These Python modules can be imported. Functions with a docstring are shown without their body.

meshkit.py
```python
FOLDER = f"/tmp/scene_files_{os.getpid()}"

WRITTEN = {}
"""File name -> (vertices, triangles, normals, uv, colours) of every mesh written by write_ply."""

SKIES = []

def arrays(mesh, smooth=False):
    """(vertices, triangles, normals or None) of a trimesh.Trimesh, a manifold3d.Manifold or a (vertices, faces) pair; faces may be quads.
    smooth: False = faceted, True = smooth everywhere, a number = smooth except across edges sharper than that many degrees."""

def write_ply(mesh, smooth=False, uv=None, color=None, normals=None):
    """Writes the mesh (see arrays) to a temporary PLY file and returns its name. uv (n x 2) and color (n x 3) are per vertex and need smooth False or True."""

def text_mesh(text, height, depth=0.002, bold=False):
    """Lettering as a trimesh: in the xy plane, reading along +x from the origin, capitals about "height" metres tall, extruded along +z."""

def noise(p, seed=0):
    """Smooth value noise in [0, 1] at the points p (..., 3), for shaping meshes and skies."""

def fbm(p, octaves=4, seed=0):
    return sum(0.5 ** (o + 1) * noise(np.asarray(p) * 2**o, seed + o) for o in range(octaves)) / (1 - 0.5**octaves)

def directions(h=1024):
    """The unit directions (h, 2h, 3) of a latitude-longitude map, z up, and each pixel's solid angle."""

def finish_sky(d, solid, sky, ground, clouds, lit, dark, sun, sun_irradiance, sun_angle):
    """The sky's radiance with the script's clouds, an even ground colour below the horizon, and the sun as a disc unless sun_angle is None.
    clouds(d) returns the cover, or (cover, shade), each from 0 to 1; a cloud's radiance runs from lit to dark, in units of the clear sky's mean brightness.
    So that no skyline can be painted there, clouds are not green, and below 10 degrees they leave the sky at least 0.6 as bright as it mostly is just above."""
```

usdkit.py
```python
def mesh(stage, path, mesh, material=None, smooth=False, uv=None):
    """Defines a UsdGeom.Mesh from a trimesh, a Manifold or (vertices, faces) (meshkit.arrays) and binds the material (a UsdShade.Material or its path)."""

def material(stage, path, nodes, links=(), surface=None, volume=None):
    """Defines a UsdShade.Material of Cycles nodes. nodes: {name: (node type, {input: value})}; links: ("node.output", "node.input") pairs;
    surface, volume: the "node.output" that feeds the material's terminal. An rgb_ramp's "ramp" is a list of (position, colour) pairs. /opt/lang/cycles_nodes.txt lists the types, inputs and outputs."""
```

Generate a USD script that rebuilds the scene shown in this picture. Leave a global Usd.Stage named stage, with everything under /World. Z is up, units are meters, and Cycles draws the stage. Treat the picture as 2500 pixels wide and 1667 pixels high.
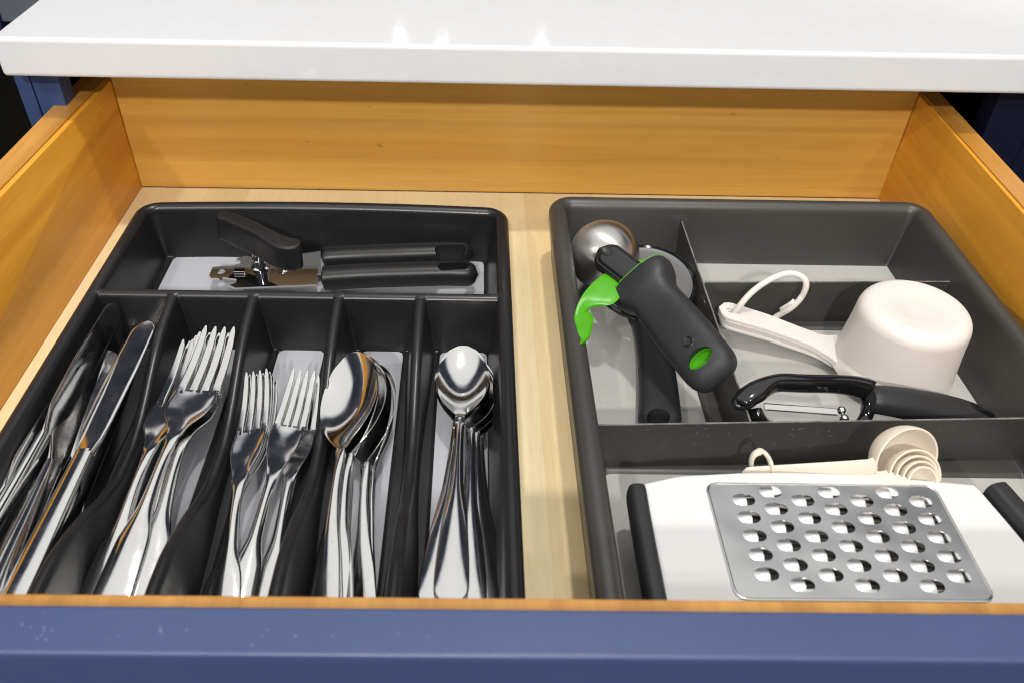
import math, random
import numpy as np, trimesh, usdkit
import manifold3d as m3
from shapely.geometry import Polygon, LineString, Point, box as sbox
from shapely import affinity
from scipy.interpolate import PchipInterpolator, CubicSpline
from pxr import Usd, UsdGeom, UsdLux, UsdShade, Gf, Sdf, Vt

rng = np.random.default_rng(7)
stage = Usd.Stage.CreateInMemory()
UsdGeom.SetStageUpAxis(stage, UsdGeom.Tokens.z)
UsdGeom.SetStageMetersPerUnit(stage, 1.0)
UsdGeom.Xform.Define(stage, '/World')
UsdGeom.Scope.Define(stage, '/World/Looks')

# ------------------------------------------------------------------ camera, light, exposure
CAM = np.array([0.314182, -0.25, 0.389332])
ROT = np.array([[0.9998213, -0.0016568, 0.0188333], [0.0132296, -0.6503255, -0.7595405], [0.0135062, 0.7596539, -0.6501873]])          # rows: right, down, forward
cam = UsdGeom.Camera.Define(stage, '/World/camera')
mm = np.eye(4); mm[0, :3] = ROT[0]; mm[1, :3] = -ROT[1]; mm[2, :3] = -ROT[2]; mm[3, :3] = CAM
cam.AddTransformOp().Set(Gf.Matrix4d(mm.tolist()))
cam.CreateHorizontalApertureAttr(36.0)
cam.CreateVerticalApertureAttr(36.0 * 682 / 1024)
cam.CreateFocalLengthAttr(28.5581)
cam.CreateHorizontalApertureOffsetAttr(0.9924)
cam.CreateVerticalApertureOffsetAttr(0.2248)
cam.CreateClippingRangeAttr(Gf.Vec2f(0.02, 100))
cam.CreateFStopAttr(10.0)
cam.CreateFocusDistanceAttr(0.58)
cam.CreateExposureAttr(0.27)

def lamp(loc, radius, watts, color):
    k = 1
    while stage.GetPrimAtPath(f'/World/ceiling_lamp_{k:03d}'): k += 1
    l = UsdLux.SphereLight.Define(stage, f'/World/ceiling_lamp_{k:03d}')
    l.CreateRadiusAttr(radius); l.CreateNormalizeAttr(True)
    l.CreateIntensityAttr(watts); l.CreateColorAttr(Gf.Vec3f(*color))
    l.AddTranslateOp().Set(Gf.Vec3d(*loc))
WARM = (1.0, 0.965, 0.905)
lamp((0.52, 0.13, 2.25), 0.06, 22, WARM)            # down-light above the drawer
lamp((-0.95, -1.75, 2.25), 0.07, 16 * 1.5, WARM)          # the row of down-lights behind the camera
lamp((1.35, -2.0, 2.25), 0.07, 16 * .8, WARM)
lamp((0.05, -2.9, 2.25), 0.07, 88, WARM)
for px, pz, w in ((-0.17, 1.83, .5), (0.10, 1.93, 1.5), (.72, 1.85, .4)):   # far row across the room, mirrored in the worktop
    lamp((px, 4.9, pz), 0.03, 0.4 * w, WARM)

# room mirrored by shiny things: pale ceiling, dark units, bright horizon added as fill
dome = UsdLux.DomeLight.Define(stage, '/World/room_fill_dome')
dm = usdkit.material(stage, '/World/Looks/room_fill_dome', {
    'g': ('geometry', {}), 'x': ('separate_xyz', {}), 'tc': ('texture_coordinate', {}),
    'r': ('rgb_ramp', {'ramp': [(0.0, (.10, .09, .08)), (0.47, (.22, .20, .17)), (0.52, (1.9, 1.8, 1.65)), (0.615, (2.0, 1.92, 1.78)), (0.64, (.14, .14, .16)),
                                (0.68, (.085, .088, .10)), (0.78, (.040, .046, .066)), (0.835, (.05, .056, .078)), (0.852, (.80, .82, .88)), (0.872, (1.45, 1.43, 1.37)), (1.0, (1.55, 1.53, 1.47))]}),
    'mr': ('math', {'math_type': 'multiply_add', 'value2': 0.5, 'value3': 0.5}),
    'b': ('background_shader', {'strength': 0.48})},
    [('tc.generated', 'x.vector'), ('x.z', 'mr.value1'), ('mr.value', 'r.fac'), ('r.color', 'b.color')], surface='b.background')
UsdShade.MaterialBindingAPI.Apply(dome.GetPrim()).Bind(dm)

# ------------------------------------------------------------------ materials
def principled(name, color, rough=.5, metal=0.0, bump=None, var=None, **kw):
    nodes = {'p': ('principled_bsdf', {'base_color': color, 'roughness': rough, 'metallic': metal, **kw})}
    links = []
    if bump:
        scale, dist = bump
        nodes['g'] = ('geometry', {}); nodes['bn'] = ('noise_texture', {'scale': scale, 'detail': 3})
        nodes['bb'] = ('bump', {'strength': .5, 'distance': dist})
        links += [('g.position', 'bn.vector'), ('bn.fac', 'bb.height'), ('bb.normal', 'p.normal')]
    if var:
        scale, c2, lo, hi = var
        nodes['g'] = ('geometry', {}); nodes['vn'] = ('noise_texture', {'scale': scale, 'detail': 5, 'roughness': .6})
        nodes['vr'] = ('rgb_ramp', {'ramp': [(lo, color), (hi, c2)]})
        links += [('g.position', 'vn.vector'), ('vn.fac', 'vr.fac'), ('vr.color', 'p.base_color')]
    return usdkit.material(stage, '/World/Looks/' + name, nodes, links, surface='p.BSDF')

def wood(name, c_lo, c_hi, stretch, rough=.42, coat=.25, knots=True, plank=None, contrast=(.25, .78), fine=.90, band=None):
    nodes = {'g': ('geometry', {}), 'm': ('mapping', {'scale': stretch}),
             'n': ('noise_texture', {'scale': 1.0, 'detail': 6, 'roughness': .55, 'distortion': .35}),
             'r': ('rgb_ramp', {'ramp': [(contrast[0], c_lo), (contrast[1], c_hi)]}),
             'm2': ('mapping', {'scale': tuple(7 * s for s in stretch)}),
             'n2': ('noise_texture', {'scale': 1.0, 'detail': 4, 'roughness': .65}),
             'r2': ('rgb_ramp', {'ramp': [(.25, (fine, fine - .02, fine - .04)), (.55, (1, 1, 1))]}),
             'mu': ('mix', {'mix_type': 'multiply', 'fac': 1.0}),
             'b': ('bump', {'strength': .12, 'distance': .0003}),
             'p': ('principled_bsdf', {'roughness': rough, 'coat_weight': coat, 'coat_roughness': .25})}
    links = [('g.position', 'm.vector'), ('m.vector', 'n.vector'), ('n.fac', 'r.fac'), ('g.position', 'm2.vector'), ('m2.vector', 'n2.vector'),
             ('n2.fac', 'r2.fac'), ('r.color', 'mu.color1'), ('r2.color', 'mu.color2'), ('n2.fac', 'b.height'), ('b.normal', 'p.normal')]
    out = 'mu.color'
    if band:
        nodes['bm'] = ('mapping', {'scale': band}); nodes['bq'] = ('noise_texture', {'scale': 1.0, 'detail': 2.0})
        nodes['br'] = ('rgb_ramp', {'ramp': [(.34, (.80, .74, .64)), (.46, (.90, .88, .84)), (.50, (1, 1, 1)), (.62, (.93, .91, .88)), (.70, (1, 1, 1))]})
        nodes['bx'] = ('mix', {'mix_type': 'multiply', 'fac': 1.0})
        links += [('g.position', 'bm.vector'), ('bm.vector', 'bq.vector'), ('bq.fac', 'br.fac'), (out, 'bx.color1'), ('br.color', 'bx.color2')]
        out = 'bx.color'
    if knots:
        nodes['kv'] = ('voronoi_texture', {'scale': 1.0, 'randomness': 1.0}) if False else ('noise_texture', {'scale': 1.0, 'detail': 1.0})
        nodes['km'] = ('mapping', {'scale': tuple(150 if s > 20 else 60 for s in stretch)})
        nodes['kr'] = ('rgb_ramp', {'ramp': [(.0, (.62, .52, .45)), (.17, (.76, .68, .62)), (.205, (1, 1, 1))]})
        nodes['mk'] = ('mix', {'mix_type': 'multiply', 'fac': 1.0})
        links += [('g.position', 'km.vector'), ('km.vector', 'kv.vector'), ('kv.fac', 'kr.fac'), (out, 'mk.color1'), ('kr.color', 'mk.color2')]
        out = 'mk.color'
    links.append((out, 'p.base_color'))
    return usdkit.material(stage, '/World/Looks/' + name, nodes, links, surface='p.BSDF')

M = {}
M['wood_back'] = wood('wood_back', (.56, .292, .048), (.67, .372, .078), (1.6, 30, 34), band=(.5, 1, 38))
M['wood_side'] = wood('wood_side', (.77, .345, .030), (.87, .415, .044), (60, 3.0, 48), knots=False, band=(1, .6, 34))
M['wood_edge'] = wood('wood_edge', (.42, .175, .025), (.68, .345, .075), (90, 4.0, 60), rough=.3, coat=.5, knots=False)
FLOOR_TONES = [((.80, .64, .37), (.86, .72, .44)), ((.82, .67, .40), (.88, .75, .47)), ((.77, .59, .32), (.84, .68, .40))]
for i, (a, b) in enumerate(FLOOR_TONES): M[f'maple_{i}'] = wood(f'maple_floor_{i}', a, b, (55, 5, 30), rough=.33, coat=.35, knots=False, fine=.93)
M['blue'] = principled('blue_paint', (.040, .062, .150), .36, bump=(900, .00012), var=(9, (.048, .073, .168), .35, .7))
M['navy'] = principled('navy_paint', (.030, .055, .145), .4, bump=(700, .0001))
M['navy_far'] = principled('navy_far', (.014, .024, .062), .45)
M['navy_shaded'] = principled('navy_shadow_paint', (.003, .0045, .018), .55, specular_ior_level=.2)  # same navy paint with the shade under the worktop put into its colour
M['quartz'] = principled('white_quartz', (.615, .625, .655), .07, var=(60, (.597, .605, .63), .3, .75), specular_ior_level=.3)
M['slate'] = principled('slate_top', (.10, .11, .14), .3)
M['dust'] = principled('dust', (.14, .19, .33), .7)
M['dark'] = principled('dark_interior_and_shade', (.0035, .003, .0025), .9, specular_ior_level=.1)  # near-black; also carries the shade low on the far cabinet as colour
M['floor_dark'] = principled('dark_floor', (.006, .005, .004), .8, specular_ior_level=.1)

def plastic(name, color, rough, scuff, spec=.5):
    return usdkit.material(stage, '/World/Looks/' + name, {
        'g': ('geometry', {}), 'n': ('noise_texture', {'scale': 45, 'detail': 6, 'roughness': .7}),
        'r': ('rgb_ramp', {'ramp': [(.62, color), (.74, tuple(c + scuff for c in color))]}),
        'n2': ('noise_texture', {'scale': 14, 'detail': 4}), 'mr': ('map_range', {'from_min': .3, 'from_max': .7, 'to_min': rough - .06, 'to_max': rough + .09}),
        'n3': ('noise_texture', {'scale': 1500, 'detail': 1}), 'b': ('bump', {'strength': .35, 'distance': .00008}),
        'p': ('principled_bsdf', {'specular_ior_level': spec})},
        [('g.position', 'n.vector'), ('n.fac', 'r.fac'), ('r.color', 'p.base_color'), ('g.position', 'n2.vector'), ('n2.fac', 'mr.value'), ('mr.result', 'p.roughness'),
         ('g.position', 'n3.vector'), ('n3.fac', 'b.height'), ('b.normal', 'p.normal')], surface='p.BSDF')
M['black_tray'] = plastic('black_tray', (.0085, .0085, .010), .31, .005, .5)
M['grey_tray'] = plastic('grey_tray', (.031, .029, .027), .43, .02, .85)
M['worn_edge'] = principled('worn_edge', (.20, .195, .185), .6, var=(120, (.09, .085, .08), .4, .65))
M['liner_cool'] = principled('cool_grey_liner', (.40, .405, .445), .28, bump=(300, .00006))
M['liner_warm'] = principled('warm_grey_liner', (.43, .425, .41), .42, bump=(260, .00012))
M['rubber'] = plastic('black_rubber', (.014, .015, .018), .50, .012, .5)
M['satin_black'] = plastic('satin_black', (.008, .008, .009), .40, .006, .4)
M['gloss_black'] = principled('gloss_black', (.006, .006, .007), .09, coat_weight=.5)
M['lime'] = principled('lime_plastic', (.060, .315, .0015), .36, subsurface_weight=.0)
M['cream'] = principled('cream_plastic', (.74, .675, .615), .45, subsurface_weight=.25, subsurface_scale=.004, subsurface_radius=(1, .7, .5))
M['ivory'] = principled('ivory_plastic', (.77, .66, .535), .38, subsurface_weight=.25, subsurface_scale=.003, subsurface_radius=(1, .7, .45))
M['white'] = principled('white_plastic', (.665, .67, .68), .38)

def steel(name, color, rough, aniso=0.0, tangent=None, bump=None, wavy=0, spread=0):
    nodes = {'p': ('principled_bsdf', {'base_color': color, 'metallic': 1.0, 'roughness': rough, 'anisotropic': aniso})}
    links = []
    if tangent:
        nodes['t'] = ('tangent', {'direction_type': 'radial', 'axis': tangent}); links.append(('t.tangent', 'p.tangent'))
    if bump:
        nodes['g'] = ('geometry', {}); nodes['mp'] = ('mapping', {'scale': bump[0]})
        nodes['n'] = ('noise_texture', {'scale': 1.0, 'detail': 3}); nodes['b'] = ('bump', {'strength': .5, 'distance': bump[1]})
        links += [('g.position', 'mp.vector'), ('mp.vector', 'n.vector'), ('n.fac', 'b.height'), ('b.normal', 'p.normal')]
    if wavy:
        nodes['wn'] = ('noise_texture', {'scale': 26, 'detail': 1.0}); nodes['wb'] = ('bump', {'strength': 1.0, 'distance': wavy})
        links += [('g.position', 'wn.vector'), ('wn.fac', 'wb.height'), ('wb.normal', 'b.normal')]
    if spread:
        nodes['rn'] = ('noise_texture', {'scale': 70, 'detail': 5, 'roughness': .7}); nodes['rm'] = ('map_range', {'from_min': .35, 'from_max': .7, 'to_min': rough - spread * .5, 'to_max': rough + spread})
        links += [('g.position', 'rn.vector'), ('rn.fac', 'rm.value'), ('rm.result', 'p.roughness')]
    return usdkit.material(stage, '/World/Looks/' + name, nodes, links, surface='p.BSDF')
M['steel'] = steel('polished_steel', (.82, .82, .82), .095, bump=((90, 90, 90), .00010), spread=.07)
M['chrome'] = steel('chrome', (.82, .81, .80), .04)
M['spun'] = steel('spun_steel', (.62, .61, .59), .30, .75, 'z')
M['brushed'] = steel('brushed_steel', (.64, .645, .655), .22, .3, None, ((60, 1400, 60), .00003), wavy=.0011)
M['tooth'] = steel('tooth_steel', (.74, .745, .75), .30)
M['hole_shade_steel'] = steel('hole_shade_steel', (.30, .295, .29), .22)  # darkened colour puts the shade of the grater openings into the steel
M['dull'] = steel('dull_steel', (.17, .17, .175), .46)

# ------------------------------------------------------------------ helpers
used = {}
def numbered(parent, name):
    k = used.get((parent, name), 0); used[(parent, name)] = k + 1
    return f'{parent}/{name}' + (f'_{k:03d}' if k else '')

def tag(prim, label=None, cat=None, group=None, kind=None):
    p = prim.GetPrim() if hasattr(prim, 'GetPrim') else prim
    for k, v in (('label', label), ('category', cat), ('group', group), ('kind', kind)):
        if v: p.SetCustomDataByKey(k, v)
    return p

def obj(name, mesh, mat, parent=None, smooth=35, label=None, kind=None):
    path = numbered(str(parent.GetPath()) if parent is not None else '/World', name)
    if isinstance(mesh, tuple) and len(mesh) == 3:                  # vertices, faces, given normals
        v, f, n = mesh
        o = usdkit.mesh(stage, path, (v, f), M[mat], False)
        o.CreateNormalsAttr(Vt.Vec3fArray.FromNumpy(np.asarray(n, np.float32))); o.SetNormalsInterpolation('vertex')
    else:
        o = usdkit.mesh(stage, path, mesh, M[mat], smooth)
    p = o.GetPrim(); tag(p, label=label, kind=kind)
    return p

def thing(name, label, cat, group=None, matrix=None):
    x = UsdGeom.Xform.Define(stage, numbered('/World', name))
    if matrix is not None: x.AddTransformOp().Set(Gf.Matrix4d(np.asarray(matrix).T.tolist()))
    return tag(x.GetPrim(), label, cat, group)

def copy_of(src, label, matrix, group=None):
    was = src.GetCustomData()
    name = src.GetName()
    x = UsdGeom.Xform.Define(stage, numbered('/World', name))
    x.GetPrim().GetReferences().AddInternalReference(src.GetPath())
    x.GetPrim().SetInstanceable(True)
    x.MakeMatrixXform().Set(Gf.Matrix4d(np.asarray(matrix).T.tolist()))
    return tag(x.GetPrim(), label, was['category'], group or was.get('group'))

def cat(*ms): return trimesh.util.concatenate(list(ms))

def rounded_hull(points, r, n=2):
    s = trimesh.creation.icosphere(n, r).vertices
    return trimesh.convex.convex_hull(np.concatenate([s + p for p in np.asarray(points, float)]))

def rbox(x0, x1, y0, y1, z0, z1, r=.001):
    return rounded_hull([(x, y, z) for x in (x0 + r, x1 - r) for y in (y0 + r, y1 - r) for z in (z0 + r, z1 - r)], r)

def hexa(bottom, top, r=.001):
    """four bottom and four top corners -> a softly edged slab"""
    p = np.array(bottom + top, float); c = p.mean(0)
    d = np.sign(p - c); return rounded_hull(p - d * r, r)

def loft(rings, cap=True):
    rings = [np.asarray(r, float) for r in rings]; n = len(rings[0]); v = np.vstack(rings); f = []
    for i in range(len(rings) - 1):
        a = i * n
        for j in range(n):
            k = (j + 1) % n
            f += [[a + j, a + k, a + n + k], [a + j, a + n + k, a + n + j]]
    if cap:
        for base, flip in ((0, True), ((len(rings) - 1) * n, False)):
            c = len(v); v = np.vstack([v, v[base:base + n].mean(0)])
            for j in range(n):
                k = (j + 1) % n
                f.append([base + k, base + j, c] if flip else [base + j, base + k, c])
    m = trimesh.Trimesh(v, np.array(f), process=False)
    if cap and m.volume < 0: m.invert()
    return m

def smooth_path(pts, n=40, closed=False):
    p = np.asarray(pts, float)
    if closed: p = np.vstack([p, p[:1]])
    d = np.r_[0, np.cumsum(np.linalg.norm(np.diff(p, axis=0), axis=1))]
    cs = CubicSpline(d, p, bc_type='periodic' if closed else 'natural')
    return cs(np.linspace(0, d[-1], n, endpoint=not closed))

def frames(path, closed=False, up=(0, 0, 1)):
    t = np.gradient(path, axis=0)
    if closed: t = np.roll(path, -1, 0) - np.roll(path, 1, 0)
    t /= np.linalg.norm(t, axis=1)[:, None]
    s = np.cross(t, up); s /= np.maximum(np.linalg.norm(s, axis=1), 1e-9)[:, None]
    return t, s, np.cross(s, t)

def sweep(path, a, b, n=20, closed=False, up=(0, 0, 1), power=2.0, ends=True):
    """superellipse sections (half width a, half height b) along a path"""
    path = np.asarray(path, float); L = len(path)
    a = np.broadcast_to(a, L).astype(float); b = np.broadcast_to(b, L).astype(float)
    t, s, u = frames(path, closed, up)
    th = np.linspace(0, 2 * np.pi, n, endpoint=False)
    c = np.sign(np.cos(th)) * np.abs(np.cos(th)) ** (2 / power); d = np.sign(np.sin(th)) * np.abs(np.sin(th)) ** (2 / power)
    rings = [path[i] + a[i] * c[:, None] * s[i] + b[i] * d[:, None] * u[i] for i in range(L)]
    if closed: return loft(rings + [rings[0]], cap=False)
    return loft(rings)

def round_ends(length_s, r0, r1=None):
    """factor that rounds the two ends of a swept solid: s in metres along it"""
    L = length_s[-1]; r1 = r0 if r1 is None else r1
    f = np.ones_like(length_s)
    a = length_s < r0; f[a] = np.sqrt(np.clip(1 - (1 - length_s[a] / r0) ** 2, 0, 1))
    b = L - length_s < r1; f[b] *= np.sqrt(np.clip(1 - (1 - (L - length_s[b]) / r1) ** 2, 0, 1))
    return np.maximum(f, .03)

def arc(path): return np.r_[0, np.cumsum(np.linalg.norm(np.diff(path, axis=0), axis=1))]

def to_manifold(m):
    m = m.copy(); m.merge_vertices()
    return m3.Manifold(m3.Mesh(np.asarray(m.vertices, np.float32), np.asarray(m.faces, np.uint32)))

def cut(m, *tools):
    a = to_manifold(m)
    for t in tools: a = a - to_manifold(t)
    q = a.to_mesh(); return trimesh.Trimesh(q.vert_properties[:, :3], q.tri_verts, process=False)

def place(matrix, m):
    m = m.copy(); m.apply_transform(matrix); return m

def frame_from(A, B, roll=0.0):
    """local y runs from A to B, local z is up turned by roll degrees about it"""
    A, B = np.asarray(A, float), np.asarray(B, float)
    y = (B - A) / np.linalg.norm(B - A); x = np.cross(y, (0, 0, 1)); x /= np.linalg.norm(x); z = np.cross(x, y)
    c, s = math.cos(math.radians(roll)), math.sin(math.radians(roll))
    x2, z2 = c * x - s * z, s * x + c * z
    m = np.eye(4); m[:3, 0], m[:3, 1], m[:3, 2], m[:3, 3] = x2, y, z2, A
    return m

def axis_frame(origin, z, x=(1, 0, 0)):
    z = np.asarray(z, float) / np.linalg.norm(z); x = np.asarray(x, float) - np.dot(x, z) * z; x /= np.linalg.norm(x)
    m = np.eye(4); m[:3, 0], m[:3, 1], m[:3, 2], m[:3, 3] = x, np.cross(z, x), z, origin
    return m

def extrude(poly, h, z=0.0):
    ms = [trimesh.creation.extrude_polygon(g, h, engine='earcut') for g in getattr(poly, 'geoms', [poly])]
    m = cat(*ms); m.apply_translation((0, 0, z)); return m

def rrect(x0, x1, y0, y1, r, n=8):
    return sbox(x0 + r, y0 + r, x1 - r, y1 - r).buffer(r, quad_segs=n)

def plate(poly, h, z, r):
    """a flat plate with a rounded upper edge"""
    rings = []
    P = poly
    N = 160
    def ring(inset, zz):
        q = P.buffer(-inset, quad_segs=12) if inset else P
        e = q.exterior; pts = np.array([e.interpolate(i / N, normalized=True).coords[0] for i in range(N)])
        k = np.argmin(np.hypot(*(pts - np.array(P.bounds[:2])).T)); pts = np.roll(pts, -k, 0)
        return np.c_[pts, np.full(N, zz)]
    rings.append(ring(0, z)); rings.append(ring(0, z + h - r))
    for a in (30, 60, 90): rings.append(ring(r * (1 - math.cos(math.radians(a))), z + h - r + r * math.sin(math.radians(a))))
    return loft(rings)

def revolve(profile, n=48):
    return trimesh.creation.revolve(np.asarray(profile, float), sections=n)

def shell_normals(v, f):
    n = np.zeros_like(v); fc = np.cross(v[f[:, 1]] - v[f[:, 0]], v[f[:, 2]] - v[f[:, 0]])
    for k in range(3): np.add.at(n, f[:, k], fc)
    return n / np.maximum(np.linalg.norm(n, axis=1), 1e-12)[:, None]

# ------------------------------------------------------------------ setting: floor, units, worktop, drawer
fl = obj('floor', rbox(-4, 5, -4, 6, -.82, -.80), 'floor_dark', kind='structure')

cab = thing('base_cabinet', 'navy painted cabinet frame under the white worktop, around the open drawer', 'cabinet')
FY = .376
xl, xs, xr = (-0.05122, 0.37600, 0.12763)[0], (-0.03903, 0.37600, 0.12538)[0], (-0.01679, 0.37600, 0.12649)[0]
obj('stile', rbox(xl, xs - .0003, FY, FY + .02, -.75, .1383, .0012), 'navy', cab)
obj('stile', rbox(xs + .0003, xr, FY + .0006, FY + .02, -.75, .1383, .0012), 'navy', cab)
obj('stile', rbox(.735, .772, FY, FY + .02, -.75, .1383, .0012), 'navy_shaded', cab)
obj('stile', rbox(.7725, 1.02, FY + .0005, FY + .02, -.75, .1383, .0012), 'navy_shaded', cab)
obj('rail', rbox(xr, .735, FY + .001, FY + .02, .1300, .1383, .0012), 'navy_shaded', cab)
obj('rail', rbox(xr, .735, FY + .001, FY + .02, -.10, -.035, .0012), 'navy_shaded', cab)
obj('carcass_side', rbox(xl, xl + .012, FY + .021, .95, -.75, .138, .001), 'dark', cab)
obj('carcass_side', rbox(.76, .772, FY + .021, .95, -.75, .138, .001), 'dark', cab)
obj('carcass_back', rbox(xl + .013, .759, .93, .95, -.75, .138, .001), 'dark', cab)

nb = thing('far_cabinet', 'navy cabinet beyond the left end of the white worktop', 'cabinet')
obj('side_panel', rbox(-1.25, -.2905, .80, 1.5, .012, .42, .002), 'navy_far', nb)
obj('door', rbox(-.2900, -.02, .806, 1.5, .020, .42, .002), 'slate', nb)
obj('base', rbox(-1.25, -.02, .83, 1.5, -.80, .0115, .002), 'dark', nb)  # shade low on this unit painted in as near-black

top = obj('worktop', rbox(-.0435, 1.15, .350, 1.25, .1385, .1682, .0035), 'quartz')
tag(top, 'thick glossy white stone worktop above the open drawer', 'worktop')

dr = thing('drawer', 'pulled-out wooden kitchen drawer with navy front, holding both organiser trays', 'drawer')
ZT = .1043
# back: two glued boards
obj('back_panel', rbox(.0003, .6997, .4312, .445, .0005, .0102, .0003), 'wood_back', dr)
obj('back_panel', rbox(.0003, .6997, .4310, .445, .0104, ZT + .002, .0003), 'wood_back', dr)
YF, YB = -.0695, .447
def lerp(a, b, t): return a + (b - a) * t
obj('side_panel', hexa([(-.018, YF, -.004), (0, YF, -.004), (0, YB, -.004), (-.018, YB, -.004)],
                       [(-.034, YF, ZT - .0016), (-.0185, YF, ZT - .0016), (-.0005, YB, ZT - .0016), (-.0268, YB, ZT - .0016)], .0008), 'wood_side', dr)
obj('top_edging', hexa([(-.034, YF, ZT - .0015), (-.0225, YF, ZT - .0015), (-.0045, YB, ZT - .0015), (-.0268, YB, ZT - .0015)],
                       [(-.034, YF, ZT), (-.0225, YF, ZT), (-.0045, YB, ZT), (-.0268, YB, ZT)], .0007), 'wood_edge', dr)
obj('side_panel', hexa([(.70, YF, -.004), (.715, YF, -.004), (.72, YB, -.004), (.70, YB, -.004)],
                       [(.679, YF, ZT - .0016), (.695, YF, ZT - .0016), (.7204, YB, ZT - .0016), (.7015, YB, ZT - .0016)], .0008), 'wood_side', dr)
obj('top_edging', hexa([(.6825, YF, ZT - .0015), (.695, YF, ZT - .0015), (.7204, YB, ZT - .0015), (.7050, YB, ZT - .0015)],
                       [(.6825, YF, ZT), (.695, YF, ZT), (.7204, YB, ZT), (.7050, YB, ZT)], .0007), 'wood_edge', dr)
x = .0003; k = 0
for w in (.062, .040, .071, .055, .083, .049, .066, .038, .074, .058, .061, .0424):
    obj('floor_board', rbox(x, min(x + w, .6997), YF + .0002, .4308, -.012, 0.0, .00004), f'maple_{(0, 2, 1, 0, 1, 1, 2, 0, 1, 0, 2, 1)[k]}', dr)
    x += w + .00002; k += 1
obj('box_front', rbox(-.034, .73, -.0802, YF, -.012, ZT + .0004, .0008), 'wood_edge', dr)
fp = obj('front_panel', rounded_hull([(x, y, z) for x in (-.058, .758) for y, z in ((-.0988, .1136), (-.0822, .1136), (-.0822, -.073), (-.0990, .1105), (-.0895, .0850), (-.0895, -.073))], .0016), 'blue', dr)  # lower face leans back, a shape chosen to darken it
specks = []
for i in range(22):
    px = .15 + abs(rng.normal(0, .075)); py = -.0905 + rng.normal(0, .0045)
    if not -.0985 < py < -.083: continue
    r = rng.uniform(.0002, .00045)
    s = trimesh.creation.icosphere(1, 1.0); s.apply_scale((r * rng.uniform(.8, 1.6), r, r * .18)); s.apply_translation((px, py, .1152)); specks.append(s)
obj('dust', cat(*specks), 'dust', dr, kind='stuff')

# ------------------------------------------------------------------ trays as fine height fields
def drop(d, R, slope):
    th = math.atan(slope); d1 = R * math.sin(th); d = np.abs(d)
    return np.where(d < d1, R - np.sqrt(np.maximum(R * R - d * d, 0)), R * (1 - math.cos(th)) + (d - d1) * slope)

def smax(a, b, k):
    h = np.clip(.5 + .5 * (a - b) / k, 0, 1)
    return b * (1 - h) + a * h + k * h * (1 - h)

def sd_rbox(X, Y, x0, x1, y0, y1, r):
    qx = np.abs(X - (x0 + x1) / 2) - (x1 - x0) / 2 + r; qy = np.abs(Y - (y0 + y1) / 2) - (y1 - y0) / 2 + r
    return np.hypot(np.maximum(qx, 0), np.maximum(qy, 0)) + np.minimum(np.maximum(qx, qy), 0) - r

def lines(a, b, fine_at, step=.0016, fine=.00042, reach=.0125):
    out = [a]
    while out[-1] < b:
        p = out[-1]
        out.append(p + (fine if any(abs(p - c) < reach for c in fine_at) else step))
    return np.array(out)

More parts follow.
